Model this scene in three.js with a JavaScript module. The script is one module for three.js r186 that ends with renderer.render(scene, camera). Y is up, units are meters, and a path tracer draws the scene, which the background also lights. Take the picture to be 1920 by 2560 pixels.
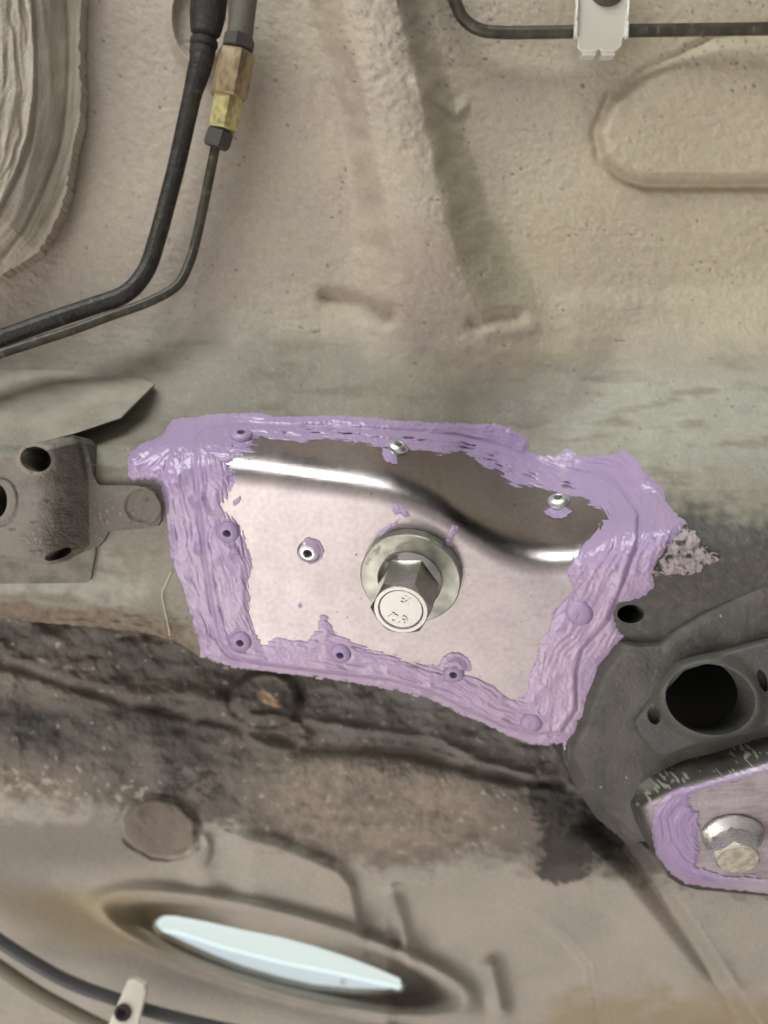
import * as THREE from 'three';
import { mergeGeometries, toCreasedNormals } from 'three/addons/utils/BufferGeometryUtils.js';
import { FontLoader } from 'three/addons/loaders/FontLoader.js';
import { TextGeometry } from 'three/addons/geometries/TextGeometry.js';
import { RectAreaLightUniformsLib } from 'three/addons/lights/RectAreaLightUniformsLib.js';
import { Brush, Evaluator, INTERSECTION, SUBTRACTION } from 'three-bvh-csg';

/* ---------- camera, lamps, exposure ---------- */
const scene = new THREE.Scene();
scene.background = new THREE.Color(0x000000);
// The underbody of a car on a lift: the lens looks up at it. Pieces are built in a frame whose z axis
// points from the car to the lens, then turned and lifted to their place under the car by toWorld.
const PITCH = THREE.MathUtils.degToRad(58);
const toWorld = new THREE.Matrix4().makeTranslation(0, 1.75, 0).multiply(new THREE.Matrix4().makeRotationX(PITCH));
const DIST = 0.36, MMPX = 0.128;                                  // metres to the plate; millimetres per photo pixel there
const camera = new THREE.PerspectiveCamera(2 * Math.atan(1280 * MMPX / 1000 / DIST) * 180 / Math.PI, 0.75, 0.02, 40);
camera.position.set(0, 0, DIST); camera.applyMatrix4(toWorld);
camera.focus = 0.365; camera.userData.fStop = 6.5;
scene.add(camera);
const renderer = new THREE.WebGLRenderer({ antialias: true });
renderer.toneMapping = THREE.LinearToneMapping;
renderer.toneMappingExposure = 0.95;
renderer.shadowMap.enabled = true;
RectAreaLightUniformsLib.init();
function areaLamp(name, label, category, w, h, pos, look, color, nits, group) {
  const g = new THREE.Group(); g.name = name; g.userData = { label, category }; if (group) g.userData.group = group;
  const frame = new THREE.Mesh(new THREE.BoxGeometry(w + 0.08, h + 0.08, 0.05), new THREE.MeshStandardMaterial({ color: 0xb9b9b6, roughness: 0.6 }));
  frame.name = 'housing'; frame.position.z = 0.035;
  const face = new THREE.Mesh(new THREE.PlaneGeometry(w, h), new THREE.MeshStandardMaterial({ color: 0xeeeeee, emissive: color, emissiveIntensity: 0.9 }));
  face.name = 'diffuser'; face.rotation.y = Math.PI;
  const l = new THREE.RectAreaLight(color, nits, w, h); l.position.z = -0.01; l.castShadow = true;
  g.add(frame, face, l); scene.add(g);
  g.position.set(...pos); g.lookAt(...look); g.rotateY(Math.PI);      // -z faces the target, as a lamp does
  return g;
}
areaLamp('window_panel', 'tall frosted daylight window panel behind the photographer', 'window', 2.6, 1.5, [-1.0, 1.95, 3.0], [0, 1.7, 0], 0xfafdf8, 7.0);
areaLamp('added_floor_lamp', 'added low lamp panel brightening the left of the workshop floor', 'lamp', 1.2, 0.8, [-1.9, 1.35, -1.0], [-1.75, 0, -1.0], 0xfafdf9, 80);  // unseen lamp, added so the plate mirrors a floor brighter at left
areaLamp('ceiling_lamp', 'dimmer ceiling lamp panel above the far side of the workshop floor', 'lamp', 3.0, 0.8, [1.8, 3.4, -1.4], [1.2, 0, -1.2], 0xfdfbf8, 11);

/* ---------- helpers ---------- */
const S = (c) => { const k = new THREE.Color(c); return [k.r, k.g, k.b]; };
const mix = (a, b, t) => [a[0] + (b[0] - a[0]) * t, a[1] + (b[1] - a[1]) * t, a[2] + (b[2] - a[2]) * t];
const clamp = (x, a = 0, b = 1) => Math.min(b, Math.max(a, x));
const ss = (a, b, x) => { const t = clamp((x - a) / (b - a)); return t * t * (3 - 2 * t); };
const smin = (a, b, k) => { const h = clamp(0.5 + 0.5 * (b - a) / k); return b + (a - b) * h - k * h * (1 - h); };
const smax = (a, b, k) => -smin(-a, -b, k);
let seed = 7; const rnd = () => { seed = (seed * 1664525 + 1013904223) >>> 0; return seed / 4294967296; };
const PERM = new Uint8Array(512), GX = new Float32Array(256), GY = new Float32Array(256);
{ const p = [...Array(256).keys()]; for (let i = 255; i > 0; i--) { const j = Math.floor(rnd() * (i + 1)); [p[i], p[j]] = [p[j], p[i]]; }
  for (let i = 0; i < 512; i++) PERM[i] = p[i & 255];
  for (let i = 0; i < 256; i++) { const a = rnd() * 6.2832; GX[i] = Math.cos(a); GY[i] = Math.sin(a); } }
function noise(x, y, per = 256) {                                  // gradient noise, about -0.7 to 0.7, repeats after per cells
  const xi = Math.floor(x), yi = Math.floor(y), fx = x - xi, fy = y - yi;
  const w = (a) => ((a % per) + per) % per & 255;
  const g = (i, j, dx, dy) => { const h = PERM[PERM[w(i)] + w(j)]; return GX[h] * dx + GY[h] * dy; };
  const u = fx * fx * fx * (fx * (fx * 6 - 15) + 10), v = fy * fy * fy * (fy * (fy * 6 - 15) + 10);
  const a = g(xi, yi, fx, fy), b = g(xi + 1, yi, fx - 1, fy), c = g(xi, yi + 1, fx, fy - 1), d = g(xi + 1, yi + 1, fx - 1, fy - 1);
  return (a + (b - a) * u + (c - a) * v + (a - b - c + d) * u * v);
}
const fbm = (x, y, o = 4) => { let s = 0, a = 1, f = 1; for (let i = 0; i < o; i++) { s += a * noise(x * f + i * 17.3, y * f - i * 9.1); a *= 0.5; f *= 2.03; } return s; };
const curve = (pts) => (x) => {                                    // smooth interpolation through [x, y] points
  const n = pts.length; if (x <= pts[0][0]) return pts[0][1]; if (x >= pts[n - 1][0]) return pts[n - 1][1];
  let i = 0; while (x > pts[i + 1][0]) i++;
  const [x0, y0] = pts[i], [x1, y1] = pts[i + 1], h = x1 - x0, t = (x - x0) / h;
  const sl = (k) => k <= 0 ? (pts[1][1] - pts[0][1]) / (pts[1][0] - pts[0][0]) : k >= n - 1 ? (pts[n - 1][1] - pts[n - 2][1]) / (pts[n - 1][0] - pts[n - 2][0]) : (pts[k + 1][1] - pts[k - 1][1]) / (pts[k + 1][0] - pts[k - 1][0]);
  const a = sl(i) * h, b = sl(i + 1) * h;
  return y0 + a * t + (3 * (y1 - y0) - 2 * a - b) * t * t + (a + b - 2 * (y1 - y0)) * t * t * t;
};
function nearest(px, py, pts, closed = false) {                    // [distance, arc length, signed side] to a polyline
  let best = 1e9, arc = 0, at = 0, side = 1; const n = pts.length;
  for (let i = 0; i < (closed ? n : n - 1); i++) {
    const [ax, ay] = pts[i], [bx, by] = pts[(i + 1) % n], dx = bx - ax, dy = by - ay, L = Math.hypot(dx, dy) || 1e-6;
    const t = clamp(((px - ax) * dx + (py - ay) * dy) / (L * L)), d = Math.hypot(px - ax - dx * t, py - ay - dy * t);
    if (d < best) { best = d; at = arc + t * L; side = Math.sign(dx * (py - ay) - dy * (px - ax)) || 1; }
    arc += L;
  }
  return [best, at, side];
}
function sdf(px, py, poly) {                                       // positive inside
  let inside = false;
  for (let i = 0, j = poly.length - 1; i < poly.length; j = i++) {
    const [xi, yi] = poly[i], [xj, yj] = poly[j];
    if ((yi > py) !== (yj > py) && px < (xj - xi) * (py - yi) / (yj - yi) + xi) inside = !inside;
  }
  const d = nearest(px, py, poly, true)[0]; return inside ? d : -d;
}
const ell = (px, py, cx, cy, rx, ry, a = 0) => { const c = Math.cos(a), s = Math.sin(a), x = (px - cx) * c + (py - cy) * s, y = -(px - cx) * s + (py - cy) * c; return Math.hypot(x / rx, y / ry); };
// a photo pixel and a depth (millimetres towards the lens from the bolted plate) give a point
const P = (px, py, z) => { const k = (DIST * 1000 - z) / (DIST * 1000) * MMPX / 1000; return new THREE.Vector3((px - 960) * k, (1280 - py) * k, z / 1000); };
const used = {};
const numbered = (n) => { const k = used[n] = (used[n] ?? -1) + 1; return k ? `${n}_${String(k).padStart(3, '0')}` : n; };
const local = [];
function top(o, name, label, category, extra = {}) { o.name = numbered(name); o.userData = { label, ...(category ? { category } : {}), ...extra }; scene.add(o); local.push(o); return o; }
function part(name, geo, mat, parent) { const m = new THREE.Mesh(geo, mat); m.name = name; parent.add(m); return m; }

// a sheet of metal (or paste): depth z(px,py) over a field of photo pixels, cut to mask > 0, with thickness at cut edges
function sheet({ x0, x1, y0, y1, step, z, mask, thick = 1, color, back = false }) {
  const nx = Math.round((x1 - x0) / step) + 1, ny = Math.round((y1 - y0) / step) + 1;
  const M = new Float32Array(nx * ny).fill(1), id = new Int32Array(nx * ny).fill(-1);
  const pos = [], uv = [], col = [], idx = [], px_ = [];
  if (mask) for (let j = 0; j < ny; j++) for (let i = 0; i < nx; i++) M[j * nx + i] = mask(x0 + i * step, y0 + j * step);
  const emit = (x, y) => {
    const p = P(x, y, z(x, y)); pos.push(p.x, p.y, p.z); uv.push(p.x / 0.1, p.y / 0.1); px_.push(x, y);
    if (color) col.push(...color(x, y)); return pos.length / 3 - 1;
  };
  const vert = (k) => id[k] >= 0 ? id[k] : (id[k] = emit(x0 + (k % nx) * step, y0 + Math.floor(k / nx) * step));
  const cuts = new Map();
  const cut = (a, b) => {
    if (a > b) [a, b] = [b, a]; const key = a * nx * ny + b; if (cuts.has(key)) return cuts.get(key);
    const t = clamp(M[a] / (M[a] - M[b]), 0.03, 0.97), ax = x0 + (a % nx) * step, ay = y0 + Math.floor(a / nx) * step, bx = x0 + (b % nx) * step, by = y0 + Math.floor(b / nx) * step;
    const v = emit(ax + (bx - ax) * t, ay + (by - ay) * t); cuts.set(key, v); return v;
  };
  const rim = [];
  const tri = (a, b, c) => {
    const inn = [M[a] > 0, M[b] > 0, M[c] > 0], n = inn[0] + inn[1] + inn[2]; if (!n) return;
    if (n === 3) { idx.push(vert(a), vert(b), vert(c)); return; }
    const k = [a, b, c];
    if (n === 1) { const i = inn.indexOf(true), A = k[i], B = k[(i + 1) % 3], C = k[(i + 2) % 3], p = cut(A, B), q = cut(C, A); idx.push(vert(A), p, q); rim.push([p, q]); }
    else { const i = inn.indexOf(false), A = k[i], B = k[(i + 1) % 3], C = k[(i + 2) % 3], p = cut(A, B), q = cut(C, A); idx.push(p, vert(B), vert(C), p, vert(C), q); rim.push([q, p]); }
  };
  for (let j = 0; j < ny - 1; j++) for (let i = 0; i < nx - 1; i++) {
    const a = j * nx + i, b = a + nx, c = b + 1, d = a + 1;
    tri(a, b, c); tri(a, c, d);
  }
  const geo = new THREE.BufferGeometry();
  geo.setAttribute('position', new THREE.Float32BufferAttribute(pos, 3));
  geo.setAttribute('uv', new THREE.Float32BufferAttribute(uv, 2));
  if (color) geo.setAttribute('color', new THREE.Float32BufferAttribute(col, 3));
  geo.setIndex(idx); geo.computeVertexNormals();
  if (!rim.length || !thick) return geo;
  const sp = [], su = [], sc = [], si = [], map = new Map();
  const wall = (v) => { if (map.has(v)) return map.get(v); const n = sp.length / 3;
    const q = pos.slice(v * 3, v * 3 + 3); sp.push(...q, q[0], q[1], q[2] - thick / 1000);
    su.push(uv[v * 2], uv[v * 2 + 1], uv[v * 2], uv[v * 2 + 1] - thick / 100); if (color) { const c = col.slice(v * 3, v * 3 + 3); sc.push(...c, ...c); }
    map.set(v, n); return n; };
  for (const [p, q] of rim) { const a = wall(p), b = wall(q); si.push(a, a + 1, b + 1, a, b + 1, b); }
  const w = new THREE.BufferGeometry();
  w.setAttribute('position', new THREE.Float32BufferAttribute(sp, 3)); w.setAttribute('uv', new THREE.Float32BufferAttribute(su, 2));
  if (color) w.setAttribute('color', new THREE.Float32BufferAttribute(sc, 3));
  w.setIndex(si); w.computeVertexNormals();
  return mergeGeometries([geo, w]);
}
// tileable noise textures for fine relief
function tex(size, f, repeat = 1, srgb = false) {
  const d = new Uint8Array(size * size * 4);
  for (let j = 0; j < size; j++) for (let i = 0; i < size; i++) { const v = f(i / size, j / size), k = (j * size + i) * 4; const c = Array.isArray(v) ? v : [v, v, v];
    d[k] = clamp(c[0]) * 255; d[k + 1] = clamp(c[1]) * 255; d[k + 2] = clamp(c[2]) * 255; d[k + 3] = 255; }
  const t = new THREE.DataTexture(d, size, size); t.wrapS = t.wrapT = THREE.RepeatWrapping; t.magFilter = THREE.LinearFilter; t.minFilter = THREE.LinearMipmapLinearFilter; t.generateMipmaps = true;
  t.repeat.set(repeat, repeat); if (srgb) t.colorSpace = THREE.SRGBColorSpace; t.needsUpdate = true; return t;
}
const peel = tex(512, (u, v) => 0.5 + 0.45 * noise(u * 64, v * 64, 64) + 0.3 * noise(u * 128 + 3, v * 128, 128));
const grit = tex(512, (u, v) => 0.5 + 0.5 * noise(u * 128, v * 128, 128) + 0.35 * noise(u * 40, v * 40, 40));
const brushed = tex(512, (u, v) => 0.5 + 0.35 * noise(u * 12, v * 250, 250) + 0.25 * noise(u * 90, v * 90, 90));
const patina = tex(512, (u, v) => 0.86 + 0.2 * noise(u * 6, v * 6, 6) + 0.12 * noise(u * 30, v * 30, 30) + 0.1 * noise(u * 14, v * 200, 200));
const smudge = tex(512, (u, v) => { const n = 0.93 + 0.06 * noise(u * 3, v * 3, 3) + 0.05 * noise(u * 12, v * 12, 12) + 0.05 * noise(u * 60, v * 60, 60) - 0.04 * ss(0.4, 0.5, noise(u * 30 + 3 + 8 * v, v * 40, 40)) - 0.35 * ss(0.5, 0.62, noise(u * 60 + 9, v * 60, 60)) * ss(0.0, 0.3, noise(u * 5, v * 5, 5)); return [n, n * 0.985, n * 0.985]; }, 1, true);
const stains = tex(512, (u, v) => { const n = 0.82 + 0.2 * noise(u * 7, v * 7, 7) + 0.16 * noise(u * 22, v * 22, 22) - 0.22 * ss(0.4, 0.7, noise(u * 11 + 4, v * 11, 11) + 0.4 * noise(u * 40, v * 40, 40)); return [n, n, n * 0.96]; }, 1, true);
const dusty = tex(512, (u, v) => { const n = 0.68 + 0.2 * noise(u * 9, v * 5, 45) + 0.2 * noise(u * 34, v * 20, 340) + 0.5 * ss(0.3, 0.55, noise(u * 50 + 3, v * 22, 1100)); return [n, n * 0.98, n * 0.94]; }, 1, true);
const worn = tex(256, (u, v) => { const n = noise(u * 8, v * 8, 8) + 0.6 * noise(u * 24, v * 24, 24); return mix([0.98, 0.97, 0.94], [0.72, 0.70, 0.64], ss(-0.3, 0.6, n)); }, 1, true);
const blotch = tex(512, (u, v) => 0.52 + 0.35 * noise(u * 8, v * 8, 8) + 0.25 * noise(u * 24, v * 24, 24) + 0.22 * noise(u * 90, v * 90, 90));

/* ---------- materials ---------- */
const std = (o) => new THREE.MeshStandardMaterial(o);
const M = {
  under: std({ vertexColors: true, roughness: 0.62, bumpMap: peel, bumpScale: 0.00016 }),
  grime: std({ vertexColors: true, roughness: 0.75, bumpMap: grit, bumpScale: 0.0003 }),
  dark: std({ vertexColors: true, roughness: 0.55, bumpMap: grit, bumpScale: 0.0002 }),
  plate: std({ color: new THREE.Color().setRGB(0.485, 0.452, 0.455), metalness: 1, roughness: 0.38, roughnessMap: patina, map: smudge, bumpMap: brushed, bumpScale: 0.00003 }),
  sealant: new THREE.MeshPhysicalMaterial({ vertexColors: true, roughness: 0.36, clearcoat: 0.7, clearcoatRoughness: 0.2, bumpMap: grit, bumpScale: 0.00012 }),
  sealantPlain: std({ color: new THREE.Color().setRGB(...S('#ab98bc')), roughness: 0.36 }),
  zinc: std({ color: new THREE.Color().setRGB(0.50, 0.49, 0.465), metalness: 1, roughness: 0.28, roughnessMap: patina, bumpMap: blotch, bumpScale: 0.00004 }),
  washer: std({ color: new THREE.Color().setRGB(0.58, 0.59, 0.56), map: stains, metalness: 0.9, roughness: 0.42, roughnessMap: patina, bumpMap: blotch, bumpScale: 0.00015 }),
  rivet: std({ color: new THREE.Color().setRGB(0.8, 0.8, 0.8), metalness: 1, roughness: 0.42 }),
  hole: std({ color: 0x6b665e, metalness: 0.2, roughness: 0.8 }),
  bore: std({ color: new THREE.Color().setRGB(0.08, 0.079, 0.075), roughness: 0.9, bumpMap: grit, bumpScale: 0.0003 }),
  rubber: std({ color: new THREE.Color().setRGB(0.06, 0.057, 0.055), map: dusty, roughness: 0.5, bumpMap: grit, bumpScale: 0.0003 }),
  pipe: std({ color: new THREE.Color().setRGB(0.13, 0.12, 0.095), map: dusty, roughness: 0.45, bumpMap: grit, bumpScale: 0.0001 }),
  fuelPipe: std({ color: new THREE.Color().setRGB(0.14, 0.122, 0.098), map: dusty, roughness: 0.35 }),
  brass: std({ color: new THREE.Color().setRGB(...S('#a8977c')), map: worn, metalness: 0.3, roughness: 0.6, bumpMap: blotch, bumpScale: 0.0003 }),
  yellow: std({ color: new THREE.Color().setRGB(...S('#c4bc88')), map: worn, metalness: 0.15, roughness: 0.55, bumpMap: blotch, bumpScale: 0.0003 }),
  nut: std({ color: new THREE.Color().setRGB(0.07, 0.066, 0.058), metalness: 0.2, roughness: 0.6, bumpMap: blotch, bumpScale: 0.0002 }),
  clip: std({ color: new THREE.Color().setRGB(0.88, 0.88, 0.88), map: worn, metalness: 0.2, roughness: 0.42, bumpMap: blotch, bumpScale: 0.0001 }),
  fibre: std({ color: 0xd6d2c6, roughness: 0.8 }),
};

/* ---------- the body: floor pan running into the chassis rail ---------- */
const bendY = curve([[-250, 1150], [300, 1155], [450, 1152], [576, 1158], [774, 1184], [972, 1215], [1100, 1265], [1194, 1327], [1277, 1372], [1360, 1392], [1444, 1387], [1527, 1364], [1600, 1345], [1760, 1335], [2150, 1335]]);
const edgeY = curve([[-250, 1525], [0, 1548], [300, 1575], [430, 1600], [500, 1640], [586, 1668], [725, 1684], [873, 1703], [1000, 1727], [1083, 1752], [1155, 1786], [1233, 1819], [1299, 1852], [1355, 1862], [1420, 1850]]);
const plateTop = curve([[400, 1062], [600, 1064], [1000, 1085], [1250, 1120], [1400, 1176], [1550, 1222], [1700, 1260], [2150, 1250]]);
const faceZ = (x, y) => 0.027 * (x - 1027) - 0.070 * (y - 1435) - 14;
const ridgeX = curve([[-250, 915], [0, 943], [220, 972], [441, 1012], [735, 1122], [900, 1190]]);
const seamY = curve([[-250, 830], [380, 805], [640, 800], [830, 830], [980, 880], [1160, 905], [1400, 880], [1500, 868], [2150, 868]]);
const swage = [[2200, 463], [1605, 463], [1546, 441], [1502, 397], [1487, 331], [1524, 243], [1619, 176], [1788, 96], [2200, 30]];
const ribLO = curve([[-250, 735], [0, 765], [220, 830], [400, 862], [600, 875], [750, 850], [880, 800]]), ribLI = curve([[-250, 835], [0, 862], [220, 915], [400, 952], [600, 990], [750, 1015], [880, 1030]]);
const ribRI = curve([[-250, 945], [0, 985], [250, 1048], [450, 1086], [560, 1112], [720, 1160], [880, 1215]]), ribRO = curve([[-250, 1040], [0, 1075], [290, 1152], [450, 1206], [545, 1248], [640, 1302], [735, 1368], [880, 1450]]);
function panZ(x, y) {
  let z = -54 + 3 * Math.sin(x / 700 + 0.4) + 2.2 * fbm(x / 420, y / 420, 2) - 4 * ss(560, 150, x) * ss(900, 300, y);
  const w0 = 9 * noise(x / 60, y / 60), foot = ss(-170, 140, seamY(x) - 20 - y + 10 * noise(x / 50, y / 50)), L0 = ribLO(y) + w0, L1 = ribLI(y) + w0, R1 = ribRI(y) + w0, R0 = ribRO(y) + w0;
  z += foot * Math.min(ss(L0, L1, x), ss(R0, R1, x)) * (1 - 0.55 * ss(500, 860, y)) * (20 + 5 * Math.cos(clamp((x - (L1 + R1) / 2) / (R1 - L1) / 2, -0.5, 0.5) * Math.PI));
  z += 2.2 * ss(1330, 1460, x) * ss(-30, 34, y - 738 + 10 * noise(x / 120, 3));
  const n = nearest(x, y, swage), inside = n[2] > 0 ? n[0] : -n[0];
  if (n[0] < 260) z += 5 * ss(-10, 34, inside) - 2 * Math.exp(-(((n[0]) / 12) ** 2));
  z -= 6 * Math.exp(-((nearest(x, y, [[820, 748], [890, 762], [960, 792]])[0] / 22) ** 2));
  z -= 3 * Math.exp(-((nearest(x, y, [[1190, 808], [1240, 795], [1290, 792]])[0] / 20) ** 2));
  z += 1.2 * Math.exp(-((nearest(x, y, [[1215, 830], [1330, 815]])[0] / 20) ** 2));
  z += 5 * Math.exp(-(((ell(x, y, 500, 45, 72, 112) - 1) / 0.134) ** 2));                                   // pressed ring behind the hose
  z += 2.2 * Math.exp(-((nearest(x, y, [[1040, 205], [1090, 250], [1140, 285], [1160, 265]])[0] / 13) ** 2));   // seam bead
  return z;
}
function railZ(x, y) {
  const b = bendY(x), d = b - y;
  const k = Math.max(110, b - plateTop(x) + 6), side = faceZ(x, b) - 0.215 * Math.min(d, k) - 0.105 * Math.max(0, d - k);
  return smin(side, faceZ(x, y), 17) + 3;
}
const bodySmooth = (x, y) => smax(panZ(x, y), railZ(x, y), 12);
const undercoat = (x, y) => {
  const seam = Math.exp(-(((x - ridgeX(y)) / 220) ** 2)) * ss(560, 150, y);
  const m = 0.6 + 0.9 * ss(-0.3, 0.5, fbm(x / 150 + 20, y / 150, 2)), chip = -0.5 * ss(0.45, 0.58, noise(x / 11 + 60, y / 11) + 0.2 * noise(x / 90, y / 90)), spat = 0.7 * ss(0.42, 0.6, noise(x / 17 + 33, y / 17 + 8)) * ss(0.05, 0.4, noise(x / 130 + 4, y / 130));
  return chip + spat + m * 0.24 * noise(x / 13, y / 13) + 0.26 * noise(x / 30, y / 26) + seam * (0.8 * noise(x / 34, y / 30) + 0.5 * noise(x / 16, y / 18)) + 0.2 * noise(x / 7, y / 7);
};
const bodyZ = (x, y) => {
  const r = ss(820, 960, y); const dirt = ss(1490, 1560, y) * ss(560, 420, x);
  const rough = ss(1600, 1720, x) * ss(1230, 1330, y);
  return bodySmooth(x, y) + undercoat(x, y) * (1 - 0.72 * r + 0.5 * dirt + 0.45 * rough) + dirt * (1.6 * noise(x / 50, y / 18) + 0.8 * noise(x / 20, y / 10));
};
const boltHole = (x, y) => ell(x, y, 1577, 1535, 34, 23);
const cC = { beigeL: S('#a99e93'), beigeR: S('#b6ab95'), pink: S('#b3a89d'), olive: S('#a5a086'), greyG: S('#918d80'), greyL: S('#a8a79b'), greyD: S('#7b766b'), dust: S('#bdb4a3'), pit: S('#5a5044'), brown: S('#6e6153'), dark: S('#4c4a46'), darkB: S('#565350') };
function bodyColor(x, y) {
  const n1 = fbm(x / 300, y / 300, 3), n2 = fbm(x / 70 + 9, y / 60, 3), n3 = noise(x / 9, y / 9), n4 = noise(x / 24 + 5, y / 22);
  let c = mix(cC.beigeL, cC.beigeR, clamp(0.25 + (x - 700) / 1300 + n1 * 0.7 + n2 * 0.25));
  c = mix(c, cC.pink, clamp(0.3 + n2 * 0.8 - Math.abs(x - 1050) / 900));
  c = mix(c, cC.olive, 0.4 * ss(-20, 20, x - ribRI(y) + 20 * n4) * ss(20, -20, x - ribRO(y) + 16 * n3) * ss(230, 330, y) * ss(860, 760, y));  // olive tint paints shade onto the right flank of the rib
  c = mix(c, cC.brown, 0.12 * ss(0.25, 0.7, n2 + 0.4 * n4) + 0.14 * ss(0.12, 0.5, fbm(x / 120 + 40, y / 90, 3)) * ss(480, 860, y) * ss(1500, 900, x) * 0.6);
  const r = ss(-70, 110, y - seamY(x) + 55 * n2 + 30 * n4 + 20 * n3);
  let g = mix(cC.greyG, cC.greyD, clamp(0.35 - (x - 900) / 2400 + n1 * 0.8 + n2 * 0.5));
  g = mix(g, cC.greyL, clamp(ss(1150, 1450, x + 160 * n1) * ss(880, 960, y) * ss(1260, 1080, y) * 0.75 + n2 * 0.4 + ss(1330, 1440, y) * ss(480, 300, x) * (0.65 + n2)));
  g = mix(g, cC.brown, clamp(0.5 * ss(0.1, 0.6, fbm(x / 160 + 70, y / 40 + 3, 3))));
  c = mix(c, g, r);
  const dk = ss(-30, 60, y - 1255 - 40 * n2 - 22 * n4 - (x > 1760 ? (x - 1760) * 0.22 : 0)) * ss(1570, 1640, x + 30 * n4 + 90 * ss(1440, 1500, y)) + ss(1360, 1400, x) * ss(1600, 1660, y);
  c = mix(c, mix(cC.dark, cC.darkB, clamp(0.4 + n2 + n4)), clamp(dk));
  const dirt = ss(-15, 25, y - edgeY(x) + 55 + 26 * n2 + 20 * n4) * ss(620, 480, x);
  c = mix(c, mix(S('#857765'), S('#6a5c4d'), clamp(0.4 + n4 + n2)), dirt);
  c = mix(c, cC.pit, 0.75 * ss(0.5, 0.62, noise(x / 11 + 60, y / 11) + 0.25 * noise(x / 90, y / 90) + 0.14 * ss(300, 60, y) * ss(760, 900, x)));
  c = mix(c, cC.dust, 0.1 * ss(0.28, 0.55, n3 + 0.4 * n4));
  const k = 1 + 0.12 * n3 + 0.1 * n4; return [c[0] * k, c[1] * k, c[2] * k];
}
const rivetAt = [[604, 1092], [995, 1120], [1397, 1252], [772, 1379], [572, 1327], [604, 1601], [853, 1632], [1135, 1680]];
const crossPoly = [[1545, 1597], [1600, 1606], [1645, 1603], [1690, 1562], [1760, 1520], [1920, 1446], [2200, 1330], [2200, 2130], [1640, 2130], [1570, 2110], [1490, 2044], [1441, 1964], [1410, 1903], [1406, 1866], [1438, 1810], [1452, 1756], [1475, 1704], [1492, 1664], [1520, 1632]];
{
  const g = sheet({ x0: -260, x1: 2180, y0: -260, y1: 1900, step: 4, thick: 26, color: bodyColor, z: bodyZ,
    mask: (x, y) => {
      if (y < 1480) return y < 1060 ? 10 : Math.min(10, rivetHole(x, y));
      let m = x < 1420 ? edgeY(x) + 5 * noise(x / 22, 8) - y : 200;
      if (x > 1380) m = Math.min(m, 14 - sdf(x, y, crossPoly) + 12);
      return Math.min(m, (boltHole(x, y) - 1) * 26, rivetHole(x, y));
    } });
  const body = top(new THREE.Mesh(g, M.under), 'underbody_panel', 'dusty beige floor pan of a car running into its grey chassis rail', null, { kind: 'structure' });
  // a cup closes the small round hole beside the plate
  const n = new THREE.CylinderGeometry(0.0075, 0.0075, 0.05, 24, 1, true); n.translate(0, -0.015, 0); const cap = new THREE.CircleGeometry(0.0075, 24); cap.rotateX(-Math.PI / 2); cap.translate(0, -0.04, 0);
  const cup = part('drain_hole', mergeGeometries([n, cap]), M.hole, body); cup.position.copy(P(1577, 1537, bodySmooth(1577, 1535) - 14)); cup.rotation.x = Math.PI / 2;
}
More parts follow.
